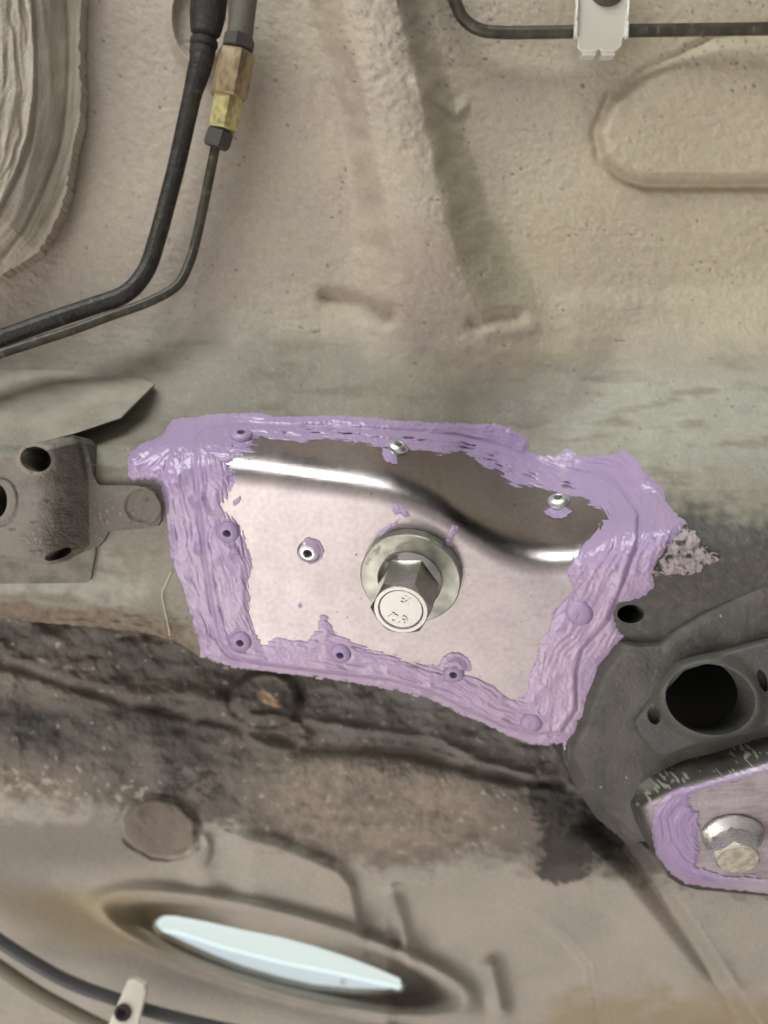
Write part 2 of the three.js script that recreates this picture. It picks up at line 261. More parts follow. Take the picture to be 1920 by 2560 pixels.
/* ---------- the lower structure behind the rail, with the oval opening ---------- */
const slot = [[391, 2320], [393, 2306], [410, 2298], [440, 2299], [520, 2314], [603, 2333], [700, 2352], [784, 2374], [870, 2402], [940, 2430], [1003, 2458], [1000, 2472], [965, 2478], [880, 2475], [784, 2466], [690, 2444], [603, 2418], [540, 2394], [470, 2364], [424, 2342], [402, 2332]];
const slotIn = (x, y) => sdf(x, y, slot) + 9;
function lowZ(x, y) {
  let z = curve([[1450, -60], [1650, -62], [1800, -64], [1950, -66], [2080, -78], [2180, -92], [2300, -112], [2420, -128], [2560, -140], [2850, -150]])(y - 0.09 * (x - 700));
  const n = fbm(x / 160, y / 110, 3);
  const up = ss(2160, 2000, y - 0.1 * (x - 700));
  z += up * (5 * n + 0.8 * fbm(x / 45, y / 40, 3));
  z += 5 * Math.exp(-(((y - 1925 - 0.12 * (x - 900) - 20 * noise(x / 200, 1)) / 70) ** 2)) * ss(560, 760, x) * ss(1480, 1350, x);
  z += 4 * Math.exp(-(((y - 1690 - 0.1 * x) / 40) ** 2)) * ss(640, 560, x);
  z -= 3.5 * Math.exp(-((nearest(x, y, [[-200, 1600], [140, 1700], [330, 1760], [560, 1810], [760, 1870], [1000, 1880], [1250, 1945], [1400, 1960]])[0] / 13) ** 2));
  z += 2.2 * Math.exp(-((nearest(x, y, [[770, 1800], [950, 1830], [1100, 1850], [1200, 1905], [1330, 1940]])[0] / 12) ** 2));
  { const e = ell(x, y, 665, 1742, 78, 62); z += 5 * ss(1.15, 0.8, e) - 1.5 * Math.exp(-(((e - 1.2) / 0.12) ** 2)); }
  { const e = ell(x, y, 690, 1830, 85, 45, 0.2); z += 3 * ss(1.2, 0.85, e); }
  { const e = ell(x, y, 402, 2068, 92, 68, 0.3); const w = 0.08 * noise(x / 30, y / 30), br = ss(-0.35, 0.25, noise(x / 60 + 7, y / 60)); z += 4.5 * ss(1.1, 0.86, e + w) - 3 * br * Math.exp(-(((e + w - 1.12) / 0.08) ** 2)) - 1.2 * ss(0.8, 0.4, e + 2 * w); }
  { const e = ell(x, y, 500, 2125, 30, 45, 0.1); z += 4 * ss(1.2, 0.7, e); }
  z += 9 * ss(-14, 14, (nearest(x, y, [[580, 2080], [700, 2110], [850, 2172], [885, 2215], [915, 2380]])[2]) * nearest(x, y, [[580, 2080], [700, 2110], [850, 2172], [885, 2215], [915, 2380]])[0]) * ss(2420, 2330, y) * ss(540, 640, x) * ss(1000, 930, x);
  { const q = nearest(x, y, [[985, 2222], [1100, 2228], [1238, 2253], [1330, 2290], [1400, 2335], [1470, 2410], [1480, 2480]]); z -= 9 * ss(-12, 12, q[2] * q[0]) * ss(960, 1000, x) * ss(1560, 1500, x); z += 1.5 * Math.exp(-((q[0] / 12) ** 2)); }
  z += 8 * Math.exp(-((nearest(x, y, [[985, 2235], [1000, 2300], [1022, 2400]])[0] / 20) ** 2));
  z += 10 * Math.exp(-((nearest(x, y, [[1225, 2420], [1250, 2520]])[0] / 24) ** 2));
  z += 10 * Math.exp(-((nearest(x, y, [[480, 2140], [520, 2230], [580, 2330]])[0] / 40) ** 2)) * 0.4;
  { const q = nearest(x, y, [[1470, 2120], [1560, 2210], [1718, 2407], [1780, 2480]]); z += 20 * Math.exp(-((q[0] / 46) ** 2)) * ss(2560, 2440, y); const b = nearest(x, y, [[1540, 2100], [1640, 2240], [1760, 2420], [1900, 2640]]); z += 34 * ss(0, 50, -b[2] * b[0]) * ss(1500, 1570, x) * ss(2040, 2130, y); z -= 30 * ss(1560, 1640, x) * ss(2080, 1980, y); }
  { const e = ell(x, y, 712, 2386, 412, 84, 0.262); z += 17 * Math.exp(-(((e - 1.15) / 0.12) ** 2)) * (0.55 + 0.45 * ss(-40, 50, y - 2386 - 0.27 * (x - 712))) - 14 * ss(1.04, 0.88, e); }
  const lo = ss(2300, 2420, y); z += lo * 6 * Math.exp(-(((y - 2540 - 0.25 * (x - 700)) / 60) ** 2));
  return z + 0.35 * noise(x / 14, y / 14) * (0.4 + up);
}
const cL = { mud: S('#6d6760'), soot: S('#4b4844'), grey: S('#706d6a'), tan: S('#938779'), far: S('#aea69b'), farG: S('#a09c93'), ochre: S('#9c8d6e'), pale: S('#b0a89b'), black: S('#2b2825') };
function lowColor(x, y) {
  const n1 = fbm(x / 240 + 3, y / 170, 3), n2 = fbm(x / 66, y / 48 + 7, 4), n3 = noise(x / 8, y / 8), n4 = fbm(x / 26, y / 20 + 11, 3);
  let c = mix(cL.mud, cL.soot, clamp(0.45 + n1 * 0.9 + n2 * 0.6));
  c = mix(c, cL.grey, clamp(ss(720, 900, x + 120 * n1) * ss(1990, 1880, y - 0.12 * (x - 900) + 60 * n2) * 0.85));
  c = mix(c, cL.tan, clamp(1.25 * Math.exp(-(ell(x, y, 830, 2000, 190, 130) ** 2)) + 1.2 * Math.exp(-(ell(x, y, 1080, 2040, 210, 120) ** 2)) + 0.9 * Math.exp(-(ell(x, y, 60, 1960, 220, 55, 0.15) ** 2)) + 0.5 * Math.exp(-(ell(x, y, 60, 1700, 200, 60) ** 2))) * clamp(0.8 + n4 * 0.5 + n2 * 0.5));
  c = mix(c, cL.pale, 0.8 * ss(0.3, 0.55, n4 + 0.35 * Math.exp(-(ell(x, y, 60, 1960, 200, 40) ** 2)) + 0.3 * Math.exp(-(ell(x, y, 360, 1980, 60, 40) ** 2)) - 0.12));
  const f = ss(-25, 55, y - 2060 - 0.13 * (x - 700) - 60 * ss(500, 900, x) + 40 * n2 + 25 * n4 + 60 * ss(1020, 1180, x));
  let g = mix(cL.far, cL.farG, clamp(0.4 + n1 + n2 * 0.4));
  g = mix(g, cL.ochre, clamp(ss(330, 60, Math.abs(x - 300 - (y - 2330) * 1.2)) * ss(2190, 2260, y) * ss(2420, 2330, y) * 0.8 + ss(2440, 2540, y + 60 * n2) * ss(1300, 1420, x + 80 * n1) * 0.7));
  c = mix(c, g, f);
  c = mix(c, cL.mud, 0.6 * ss(520, 300, x) * ss(2230, 2120, y) * ss(2020, 2080, y + 40 * n2));
  c = mix(c, S('#6f6459'), 0.8 * ss(1.08, 0.98, ell(x, y, 402, 2068, 92, 68, 0.3) + 0.06 * n4));
  // tar-like black patches
  const tar = Math.exp(-(ell(x, y, 1420, 2110, 85, 95) ** 2)) + 0.9 * Math.exp(-(ell(x, y, 1360, 1995, 60, 40, 0.6) ** 2)) + 0.75 * Math.exp(-(ell(x, y, 1385, 2180, 55, 22) ** 2)) + 0.8 * Math.exp(-(ell(x, y, 1510, 2070, 50, 80, -0.6) ** 2)) + 0.55 * Math.exp(-(ell(x, y, 755, 1740, 26, 70) ** 2)) + 0.5 * Math.exp(-(ell(x, y, 1000, 1935, 90, 22, 0.4) ** 2)) + 0.42 * Math.exp(-(ell(x, y, 420, 1790, 190, 50, 0.2) ** 2)) + 0.55 * Math.exp(-(ell(x, y, 480, 1960, 110, 80) ** 2));
  c = mix(c, cL.black, 0.85 * ss(0.34, 0.66, tar + 0.4 * n4 + 0.2 * n3 + 0.2 * n2));
  c = mix(c, cL.black, 0.5 * ss(0.46, 0.56, noise(x / 15, y / 13 + 30) + 0.25 * n2) * ss(2020, 1940, y));
  c = mix(c, S('#d0b491'), 0.85 * ss(1.2, 0.7, ell(x, y, 672, 1748, 32, 13, 0.55) + 0.5 * n4));
  const k = 1 + 0.14 * n3; return [c[0] * k, c[1] * k, c[2] * k];
}
{
  const g = sheet({ x0: -300, x1: 2220, y0: 1440, y1: 2860, step: 4, thick: 6, z: lowZ, color: lowColor, mask: (x, y) => y < 2230 || y > 2540 || x < 300 || x > 1100 ? 20 : -slotIn(x, y) });
  top(new THREE.Mesh(g, M.grime), 'lower_body_panel', 'grimy brown lower body structure with an oval opening', null, { kind: 'structure' });
}
{ // added glowing panes and light stand in for the brightness inside the opening
  const g = new THREE.Group(), zl = -158;
  const top_ = [[391, 2322], [393, 2307], [410, 2298], [440, 2299], [520, 2315], [565, 2321], [603, 2335], [655, 2338], [700, 2354], [745, 2362], [784, 2376], [870, 2402], [940, 2430], [998, 2456]];
  const seam = [[1000, 2464], [930, 2449], [850, 2430], [700, 2400], [560, 2364], [440, 2325]], low_ = [[391, 2326], [404, 2334], [424, 2344], [470, 2366], [540, 2396], [603, 2419], [690, 2445], [784, 2467], [880, 2476], [965, 2479], [1000, 2470]];
  const pane = (pts, col, k) => { const m = part('glow_pane', new THREE.ExtrudeGeometry(new THREE.Shape(pts.map(([x, y]) => { const p = P(x, y, zl); return new THREE.Vector2(p.x, p.y); })), { depth: 0.004, bevelEnabled: true, bevelSize: 0.0004, bevelThickness: 0.001, bevelSegments: 3 }), std({ color: 0xaebaba, emissive: new THREE.Color(col), emissiveIntensity: k, roughness: 0.35 }), g); m.position.z = zl / 1000 - 0.004; return m; };
  pane([...top_, ...seam], '#e6f2ee', 0.85);
  pane([[440, 2333], [560, 2372], [700, 2408], [850, 2438], [930, 2457], [1000, 2470], ...low_.slice().reverse().slice(1)], '#dde9ee', 0.78);
  const ring = part('small_ring', new THREE.TorusGeometry(0.0011, 0.0003, 8, 24), std({ color: 0xf4f7f4, roughness: 0.3 }), g); ring.position.copy(P(858, 2455, zl + 1.2));
  part('housing', sheet({ x0: 300, x1: 1100, y0: 2250, y1: 2520, step: 20, z: () => zl - 30 }), std({ color: 0x2e2c28, roughness: 0.8 }), g);
  const c = P(700, 2392, zl + 3), l = new THREE.RectAreaLight(0xdff2f1, 0.8, 0.09, 0.008); l.position.copy(c); l.rotation.set(0, Math.PI, 0.27); l.castShadow = true; g.add(l);
  top(g, 'added_oval_glow', 'added bluish white glowing panes standing in for the brightness in the lower opening', 'lamp');
}
/* ---------- repair plate ---------- */
const platePoly = [[492, 1153], [500, 1100], [530, 1072], [600, 1066], [800, 1075], [1000, 1085], [1150, 1098], [1250, 1125], [1400, 1180], [1499, 1197], [1549, 1227], [1590, 1288], [1588, 1349], [1555, 1449], [1516, 1549], [1450, 1622], [1434, 1677], [1436, 1771], [1400, 1826], [1330, 1832], [1260, 1812], [1166, 1768], [1083, 1727], [972, 1696], [774, 1672], [626, 1652], [576, 1632], [552, 1602], [537, 1523], [517, 1390], [502, 1257]];
const plateZ = (x, y) => railSmooth(x, y) + 1.6;
function railSmooth(x, y) { return bodySmooth(x, y); }
const repair = new THREE.Group();
{
  const g = sheet({ x0: 470, x1: 1620, y0: 1040, y1: 1850, step: 5, thick: 1.5, z: plateZ, mask: (x, y) => Math.min(sdf(x, y, platePoly), rivetHole(x, y)) });
  part('plate', g, M.plate, repair);
  top(repair, 'repair_plate', 'bare zinc steel repair plate riveted over the chassis rail', 'plate');
}
// surface frame at a pixel of a depth field
function frameAt(x, y, zf, lift = 0) {
  const o = P(x, y, zf(x, y)), e = 6, a = P(x + e, y, zf(x + e, y)), b = P(x, y - e, zf(x, y - e));
  const n = a.sub(o).cross(b.sub(o)).normalize();
  return { pos: o.addScaledVector(n, lift / 1000), q: new THREE.Quaternion().setFromUnitVectors(new THREE.Vector3(0, 1, 0), n), n };
}
/* ---------- sealant brushed round the plate ---------- */
const sealOuter = [[315, 1146], [322, 1132], [334, 1123], [364, 1103], [406, 1086], [413, 1069], [433, 1044], [492, 1039], [537, 1032], [665, 1032], [690, 1042], [813, 1037], [922, 1042], [1000, 1050], [1100, 1056], [1166, 1056], [1250, 1059], [1288, 1075], [1327, 1105], [1320, 1128], [1345, 1136], [1383, 1139], [1416, 1120], [1460, 1141], [1532, 1133], [1555, 1122], [1580, 1130], [1610, 1178], [1660, 1222], [1665, 1255], [1718, 1308], [1677, 1360], [1650, 1395], [1632, 1433], [1638, 1466], [1616, 1490], [1580, 1502], [1545, 1510], [1534, 1532], [1541, 1566], [1560, 1592], [1521, 1638], [1500, 1662], [1492, 1690], [1484, 1720], [1462, 1743], [1472, 1771], [1446, 1804], [1441, 1826], [1420, 1850], [1412, 1876], [1405, 1860], [1355, 1864], [1299, 1853], [1233, 1820], [1155, 1787], [1083, 1753], [1000, 1728], [873, 1704], [725, 1685], [586, 1670], [502, 1642], [492, 1588], [473, 1538], [458, 1474], [438, 1425], [424, 1390], [416, 1301], [408, 1257], [404, 1216], [389, 1204], [362, 1200], [334, 1210], [320, 1188]];
const sealInner = [[650, 1091], [725, 1099], [759, 1108], [790, 1098], [813, 1096], [897, 1106], [972, 1118], [1041, 1126], [1111, 1133], [1166, 1135], [1205, 1157], [1250, 1184], [1290, 1219], [1320, 1212], [1355, 1216], [1383, 1227], [1455, 1244], [1477, 1266], [1505, 1277], [1516, 1294], [1494, 1327], [1444, 1377], [1416, 1433], [1440, 1480], [1412, 1494], [1388, 1532], [1360, 1593], [1333, 1654], [1318, 1700], [1311, 1743], [1272, 1749], [1238, 1715], [1183, 1690], [1105, 1672], [1021, 1652], [922, 1627], [873, 1602], [838, 1583], [815, 1545], [806, 1538], [794, 1578], [764, 1602], [690, 1596], [655, 1617], [630, 1570], [621, 1474], [629, 1410], [616, 1360], [596, 1306], [566, 1286], [557, 1262], [567, 1232], [586, 1182], [567, 1158], [600, 1140], [640, 1130], [610, 1112]];
const strokes = [
  [[330, 1150], [430, 1080], [560, 1066], [800, 1070], [1050, 1090], [1250, 1120], [1400, 1180], [1530, 1200], [1610, 1290]],
  [[1620, 1260], [1590, 1360], [1540, 1460], [1480, 1560], [1420, 1650], [1390, 1760], [1380, 1830]],
  [[500, 1630], [620, 1650], [800, 1660], [1000, 1690], [1150, 1745], [1280, 1810], [1400, 1830]],
  [[460, 1130], [480, 1250], [510, 1400], [560, 1560], [580, 1620]],
];
function rivetHole(x, y) { let m = 99; for (const [a, b] of rivetAt) m = Math.min(m, Math.hypot(x - a, y - b) - 13); return m; }
function brush(x, y) {                                              // stroke-wise coordinates: across, along, which stroke
  let best = [1e9]; strokes.forEach((s, i) => { const n = nearest(x, y, s); if (n[0] < best[0]) best = [n[0], n[1], n[2], i]; });
  return best;
}
const edgeLine = [...platePoly, platePoly[0]];
function sealMask(x, y) {
  const o = sdf(x, y, sealOuter); if (o < -30) return -1;
  const i = sdf(x, y, sealInner), b = brush(x, y);
  const streak = noise((b[0] * b[2] + 8 * noise(x / 40, y / 40)) / 5 + b[3] * 31, b[1] / 55), fray = 5 * noise(x / 9, y / 9) + 4 * noise(x / 22, y / 22);
  const hole = (boltHole(x, y) - 1.12) * 26;
  return Math.min(o + fray * 0.8 + 5 * streak, rivetHole(x, y), 16 - i, -i + 0.6 * fray + 13 * streak + 9 * noise((b[0] * b[2] + 6 * noise(x / 50, y / 50)) / 2.8 + b[3] * 11, b[1] / 110), hole, b[3] === 0 && o > 20 && i > -30 ? 60 * (streak + 0.25) + 8 : 99);
}
const baseSmooth = (x, y) => railSmooth(x, y) + 1.75 * ss(-9, -1, sdf(x, y, platePoly));
const gobs = [[488, 1252, 16, 1.6], [500, 1370, 14, 1.7], [430, 1340, 12, 1.2], [492, 1592, 26, 1.5], [1655, 1335, 40, 1.2], [330, 1150, 22, 1.5], [440, 1200, 26, 1.4], [1560, 1470, 30, 1.0], [630, 1450, 12, 1.2], [640, 1560, 9, 1], [585, 1380, 16, 1.2]];
for (let i = 0; i < 60; i++) { const s = strokes[i % 4], k = Math.floor(rnd() * (s.length - 1)), t = rnd(); gobs.push([s[k][0] + (s[k + 1][0] - s[k][0]) * t + (rnd() - 0.5) * 90, s[k][1] + (s[k + 1][1] - s[k][1]) * t + (rnd() - 0.5) * 80, 4 + rnd() * 7, 0.3 + rnd() * 0.4]); }
function sealZ(x, y) {
  const m = Math.max(0, lastMask(x, y)), b = brush(x, y), a = b[0] * b[2];
  const warp = 16 * noise(x / 90, y / 90) + 7 * noise(x / 35 + 3, y / 35), q = a + warp, wet = 0.25 + 1.1 * ss(-0.35, 0.45, fbm(x / 110 + 50, y / 110, 2));
  let t = 0.7 + wet * 0.55 * noise(q / 8 + b[3] * 31, b[1] / 110) + 0.42 * noise(q / 24 + b[3] * 17, b[1] / 240) + wet * 0.34 * noise(q / 4.5 + 7, b[1] / 90) + 0.45 * noise(x / 34, y / 34) + 0.22 * noise(x / 9, y / 9);
  t += 0.5 * Math.exp(-(((sdf(x, y, sealOuter) - 9) / 8) ** 2)) * (0.6 + noise(x / 25, y / 25));
  for (const [gx, gy, r, h] of gobs) { const d = (x - gx) ** 2 + (y - gy) ** 2; if (d < 9 * r * r) t += h * Math.exp(-d / (r * r)); }
  const e_ = sdf(x, y, platePoly), e = Math.abs(e_), inP = e_ > 0; if (!inP) t -= 0.6 * Math.exp(-(((e - 8) / 5) ** 2)); else t += 0.3 * Math.exp(-(((e - 6) / 6) ** 2));
  t = 0.12 + Math.max(0.06, t) * ss(0, 24, m);
  return baseSmooth(x, y) + t - 0.3 * ss(3, 0, m);
}
const lastMask = sealMask;
const cS = { mid: S('#ad97be'), pinkish: S('#b7a0be') };
function sealColor(x, y) {                                          // tint drifts in patches and turns pinker towards the bottom
  const n = fbm(x / 120, y / 120, 3), m = fbm(x / 45 + 30, y / 45, 3);
  const c = mix(cS.mid, cS.pinkish, clamp(0.35 + (y - 1400) / 600 + n + 0.5 * m));
  const k = 1 + 0.06 * noise(x / 6, y / 6); return [c[0] * k, c[1] * k, c[2] * k];
}
{
  const g = sheet({ x0: 290, x1: 1740, y0: 1010, y1: 1900, step: 2.75, thick: 0.5, z: sealZ, color: sealColor, mask: sealMask });
  const seal = top(new THREE.Mesh(g, M.sealant), 'sealant_band', 'purple seam sealant brushed round the edges of the repair plate', 'sealant');
  // daubs on the bare metal
  const daubs = [[[975, 1270], [985, 1258], [1003, 1262], [1018, 1275], [1026, 1290], [1010, 1296], [1003, 1284], [988, 1288]], [[948, 1338], [962, 1318], [985, 1306], [998, 1296], [994, 1312], [978, 1322], [966, 1336], [952, 1352]], [[1113, 1355], [1122, 1328], [1132, 1312], [1146, 1316], [1138, 1336], [1130, 1364], [1118, 1366]], [[584, 1252], [600, 1240], [603, 1250], [592, 1262], [582, 1268]], [[744, 1512], [750, 1506], [756, 1516], [748, 1524]], [[640, 1140], [620, 1150], [600, 1152], [648, 1143]]];
  for (const d of daubs) { const xs = d.map((p) => p[0]), ys = d.map((p) => p[1]);
    const gg = sheet({ x0: Math.min(...xs) - 8, x1: Math.max(...xs) + 8, y0: Math.min(...ys) - 8, y1: Math.max(...ys) + 8, step: 2, thick: 0.2, color: sealColor, mask: (x, y) => sdf(x, y, d) + 3 * noise(x / 5, y / 5), z: (x, y) => plateZ(x, y) + 0.15 + 0.25 * noise(x / 6, y / 6) + 0.3 * ss(0, 8, sdf(x, y, d)) });
    part('daub', gg, M.sealant, seal); }
  for (let i = 0; i < 26; i++) { const up = i < 13, k = (i % 13) / 12 + 0.05 * (rnd() - 0.5); const ax = up ? 545 + 20 * rnd() : 530 + 40 * k, ay = up ? 1104 + 44 * k : 1240 - 40 * rnd(), bx = up ? 640 + 22 * rnd() - 50 * k * k : 560 + 40 * k + 8 * rnd(), by = up ? 1112 + 30 * k : 1178 + 16 * rnd();
    const w = 3 + 3.5 * rnd(), nx = -(by - ay), ny = bx - ax, L = Math.hypot(nx, ny), d = [[ax - nx / L * w, ay - ny / L * w], [bx, by], [ax + nx / L * w, ay + ny / L * w]];
    part('streak', sheet({ x0: Math.min(ax, bx) - 6, x1: Math.max(ax, bx) + 6, y0: Math.min(ay, by) - 6, y1: Math.max(ay, by) + 6, step: 2, thick: 0.12, color: sealColor, mask: (x, y) => sdf(x, y, d) + 1.2 * noise(x / 6, y / 6), z: (x, y) => plateZ(x, y) + 0.14 + 0.1 * noise(x / 6, y / 6) }), M.sealant, seal); }
  const crumb = [[1632, 1430], [1660, 1390], [1668, 1360], [1690, 1335], [1716, 1312], [1745, 1330], [1760, 1360], [1788, 1385], [1792, 1408], [1760, 1420], [1735, 1436], [1700, 1440], [1660, 1446]];
  const cg = sheet({ x0: 1600, x1: 1820, y0: 1290, y1: 1470, step: 2.5, thick: 2, mask: (x, y) => sdf(x, y, crumb) + 12 * noise(x / 9, y / 9) + 14 * noise(x / 22, y / 22) - 2, z: (x, y) => bodySmooth(x, y) + 1.4 + 2.0 * fbm(x / 24, y / 24, 4), color: (x, y) => mix(mix(S('#b5abae'), S('#968c8c'), clamp(0.5 + noise(x / 8, y / 8))), S('#3c3935'), ss(0.1, 0.42, fbm(x / 26 + 5, y / 26, 3) + 0.25 * ss(1700, 1660, x) * ss(1400, 1340, y))) });
  part('crumbled_edge', cg, M.grime, seal);
}
/* rivets of the plate */
{
  const prof = [[0.0013, -0.009], [0.0014, 0.0012], [0.0018, 0.0015], [0.0025, 0.0013], [0.0034, 0.0009], [0.0041, 0.0003], [0.0042, -0.0010]].map((p) => new THREE.Vector2(...p));
  const solid = [[0.0001, 0.0011], [0.0007, 0.0012], [0.0011, 0.0014], [0.0025, 0.0013], [0.0034, 0.0009], [0.0044, 0.0002], [0.0046, -0.0014]].map((p) => new THREE.Vector2(...p));
  const ringG = new THREE.LatheGeometry(prof.slice().reverse(), 32), domeG = new THREE.LatheGeometry(solid.slice().reverse(), 32), pinG = new THREE.CircleGeometry(0.00145, 16); pinG.rotateX(-Math.PI / 2);
  const rough = domeG.clone(); { const p = rough.attributes.position; for (let i = 0; i < p.count; i++) { const k = 1 + 0.09 * noise(p.getX(i) * 900, p.getZ(i) * 900); p.setXYZ(i, p.getX(i) * k, p.getY(i) + 0.0002 * noise(p.getX(i) * 1300 + 5, p.getZ(i) * 1300), p.getZ(i) * k); } rough.computeVertexNormals(); }
  const list = [[604, 1092, 1, 0.7, 0.9], [995, 1120, 0.5, 0.5, 0.85], [1397, 1252, 0, 0.3, 0.95], [772, 1379, 0, 0.3, 0.95], [572, 1327, 1, 0.9, 0.9], [604, 1601, 1, 0.8, 0.9], [853, 1632, 1, 0.8, 0.85], [1135, 1680, 1, 0.9, 0.85], [1448, 1530, 2, 1.0, 1.0], [1328, 1803, 2, 1.0, 0.85]];
  for (const [x, y, kind, lift, k] of list) {
    const f = frameAt(x, y, plateZ, lift);
    const r = part('rivet', kind === 2 ? rough : ringG, kind === 0 || kind === 0.5 ? M.rivet : M.sealantPlain, repair);
    r.position.copy(f.pos); r.quaternion.copy(f.q); r.scale.setScalar(k);
    if (kind) r.userData.label = kind === 0.5 ? 'rivet partly smeared with purple sealant' : 'rivet coated with purple sealant';
    if (kind !== 2) { const h = part('bore', pinG, M.hole, r); h.position.y = -0.0085; }
  }
  // sealant left on the half coated rivets
  const seal = scene.getObjectByName('sealant_band');
  for (const [cx, cy, a0, a1, r0, r1] of [[772, 1379, -2.0, 1.6, 13, 36], [1394, 1258, 0.5, 2.6, 20, 42], [990, 1128, 1.5, 3.4, 12, 36], [1137, 1672, -3.3, 0.2, 8, 42]]) {
    const g = sheet({ x0: cx - 60, x1: cx + 60, y0: cy - 60, y1: cy + 60, step: 2, thick: 0.4, color: sealColor,
      mask: (x, y) => { const d = Math.hypot(x - cx, (y - cy) * 1.1); let a = Math.atan2(y - cy, x - cx); const mid = (a0 + a1) / 2; a -= mid; a = Math.atan2(Math.sin(a), Math.cos(a)); return Math.min(d - r0, r1 + 5 * noise(x / 8, y / 8) - d, ((a1 - a0) / 2 - Math.abs(a)) * d); },
      z: (x, y) => { const d = Math.hypot(x - cx, (y - cy) * 1.1); return plateZ(x, y) + 0.35 + 1.5 * ss(38, 12, d) + 0.2 * noise(x / 5, y / 5); } });
    part('daub', g, M.sealant, seal);
  }
}
/* ---------- the flanged bolt and its washer ---------- */
const font = await new FontLoader().loadAsync('fonts/droid/droid_sans_regular.typeface.json');
const ev = new Evaluator(); ev.attributes = ['position', 'normal', 'uv'];
const lathe = (pts, n = 64) => new THREE.LatheGeometry(pts.map((p) => new THREE.Vector2(p[0] / 1000, p[1] / 1000)), n);
function hexHead(af, h0, h1, cham, dish) {                           // axis +y, millimetres
  const R = af / Math.sqrt(3);
  const hex = new Brush(new THREE.CylinderGeometry(R / 1000, R / 1000, (h1 - h0) / 1000, 6, 1).translate(0, (h0 + h1) / 2000, 0)); hex.updateMatrixWorld();
  const cone = new Brush(lathe([[0.001, h0 - 1], [R + 0.6, h0 - 1], [R + 0.6, h1 - cham * 1.4], [af / 2 + 0.55, h1 - cham * 0.5], [af / 2 - 0.25, h1], [0.001, h1]], 72)); cone.updateMatrixWorld();
  let r = ev.evaluate(hex, cone, INTERSECTION);
  if (dish) { const c = new Brush(lathe([[0.001, h1 - dish], [af / 2 - 2.0, h1 - dish], [af / 2 - 1.4, h1 + 0.02], [af / 2 - 1.4, h1 + 1], [0.001, h1 + 1]], 72)); c.updateMatrixWorld(); r = ev.evaluate(r, c, SUBTRACTION); }
  return toCreasedNormals(r.geometry.clone(), 0.45);
}
function flange(r, h) { return toCreasedNormals(lathe([[0.001, 0], [r - 0.3, 0], [r, 0.3], [r, 1.0], [r - 0.4, 1.35], [r * 0.72, h], [0.001, h]], 72), 0.6); }
const f0 = frameAt(1030, 1432, plateZ, 0.02);
const axis = new THREE.Vector3(); 
{
  axis.copy(f0.n);
  const w = new THREE.Mesh(toCreasedNormals(lathe([[6.2, 0.05], [15.9, 0.05], [16.5, 0.5], [16.5, 3.9], [16.1, 4.3], [6.4, 4.3], [6.2, 4.1], [6.2, 0.05]], 96), 0.6), M.washer);
  w.position.copy(f0.pos); w.quaternion.copy(f0.q);
  top(w, 'thick_washer', 'thick round grey steel washer under the bolt on the repair plate', 'washer');
  const b = new THREE.Group(); b.position.copy(f0.pos).addScaledVector(axis, 0.0044); b.quaternion.copy(f0.q); b.rotateY(0.33);
  part('flange', flange(10.6, 3.2), M.zinc, b);
  const head = part('hex_head', hexHead(17.2, 2.6, 18.5, 1.5, 0.45), M.zinc, b);
  const zt = 18.07;
  const letters = [['1', 198], ['0', 224], ['.', 247], ['9', 272], ['Y', 40], ['F', 62]];
  const made = [];
  for (const [ch, deg] of letters) {
    const t = new TextGeometry(ch, { font, size: 0.0027, depth: 0.00035, curveSegments: 5, bevelEnabled: false }); t.computeBoundingBox();
    t.translate(-(t.boundingBox.max.x + t.boundingBox.min.x) / 2, -0.001, 0);
    const a = deg * Math.PI / 180; t.rotateZ(a + Math.PI / 2); t.translate(Math.cos(a) * 0.0042, Math.sin(a) * 0.0042, 0); t.rotateX(-Math.PI / 2); t.translate(0, zt / 1000, 0); made.push(t.index ? t.toNonIndexed() : t);
  }
  const let_ = part('raised_letters', mergeGeometries(made), M.zinc, head); let_.rotation.y = -0.33;
  part('shank', lathe([[0.001, -14], [5.9, -14], [5.9, 0.4], [0.001, 0.4]], 32), M.zinc, b);
  top(b, 'flange_bolt', 'long flanged hex bolt marked 10.9 standing on the thick washer', 'bolt');
}
/* ---------- crossmember with bush hole and boss ---------- */
const bushPoly = [[1583, 1800], [1590, 1830], [1636, 1887], [1664, 1897], [1746, 1865], [1830, 1842], [1920, 1823], [2200, 1770], [2200, 1560], [1920, 1600], [1870, 1612], [1815, 1628], [1760, 1640], [1700, 1658], [1654, 1708], [1610, 1768]];
const bossPoly = [[1578, 1880], [1572, 1964], [1584, 2010], [1601, 2069], [1630, 2130], [1669, 2192], [1700, 2212], [1740, 2224], [1830, 2232], [1920, 2240], [2200, 2250], [2200, 1740], [1920, 1800], [1660, 1880]];
const crossZ = (x, y) => {
  const d = sdf(x, y, crossPoly);
  return smin(faceZ(x, Math.max(y, 1400)), 8, 8) + 5.5 - 5.5 * (1 - ss(-4, 34, d)) + 2 * Math.exp(-(((d - 12) / 9) ** 2)) * ss(1540, 1560, x) - 10 * ss(1900, 2120, y) * ss(1640, 1500, x) + 0.5 * fbm(x / 70, y / 70, 2) + 0.3 * noise(x / 10, y / 10) + 3 * ss(160, 10, Math.hypot(x - 1600, y - 1720) - 60);
};
const bushZ = (x, y) => faceZ(x, y) + 9 + 0.12 * noise(x / 20, y / 20) + 2.2 * ss(-2, 9, sdf(x, y, bushPoly)) + 4 * ss(1.34, 1.04, bushHole(x, y));
function bushHole(x, y) { return ell(x, y, 1776, 1749, 113, 88, 0.2); }
const bossTopY = curve([[1560, 2040], [1600, 2018], [1655, 1990], [1700, 1970], [1804, 1942], [1920, 1908], [2200, 1850]]);
const padZ = (x, y) => -22 - 0.118 * (y - 2088) + 0.016 * (x - 1831);
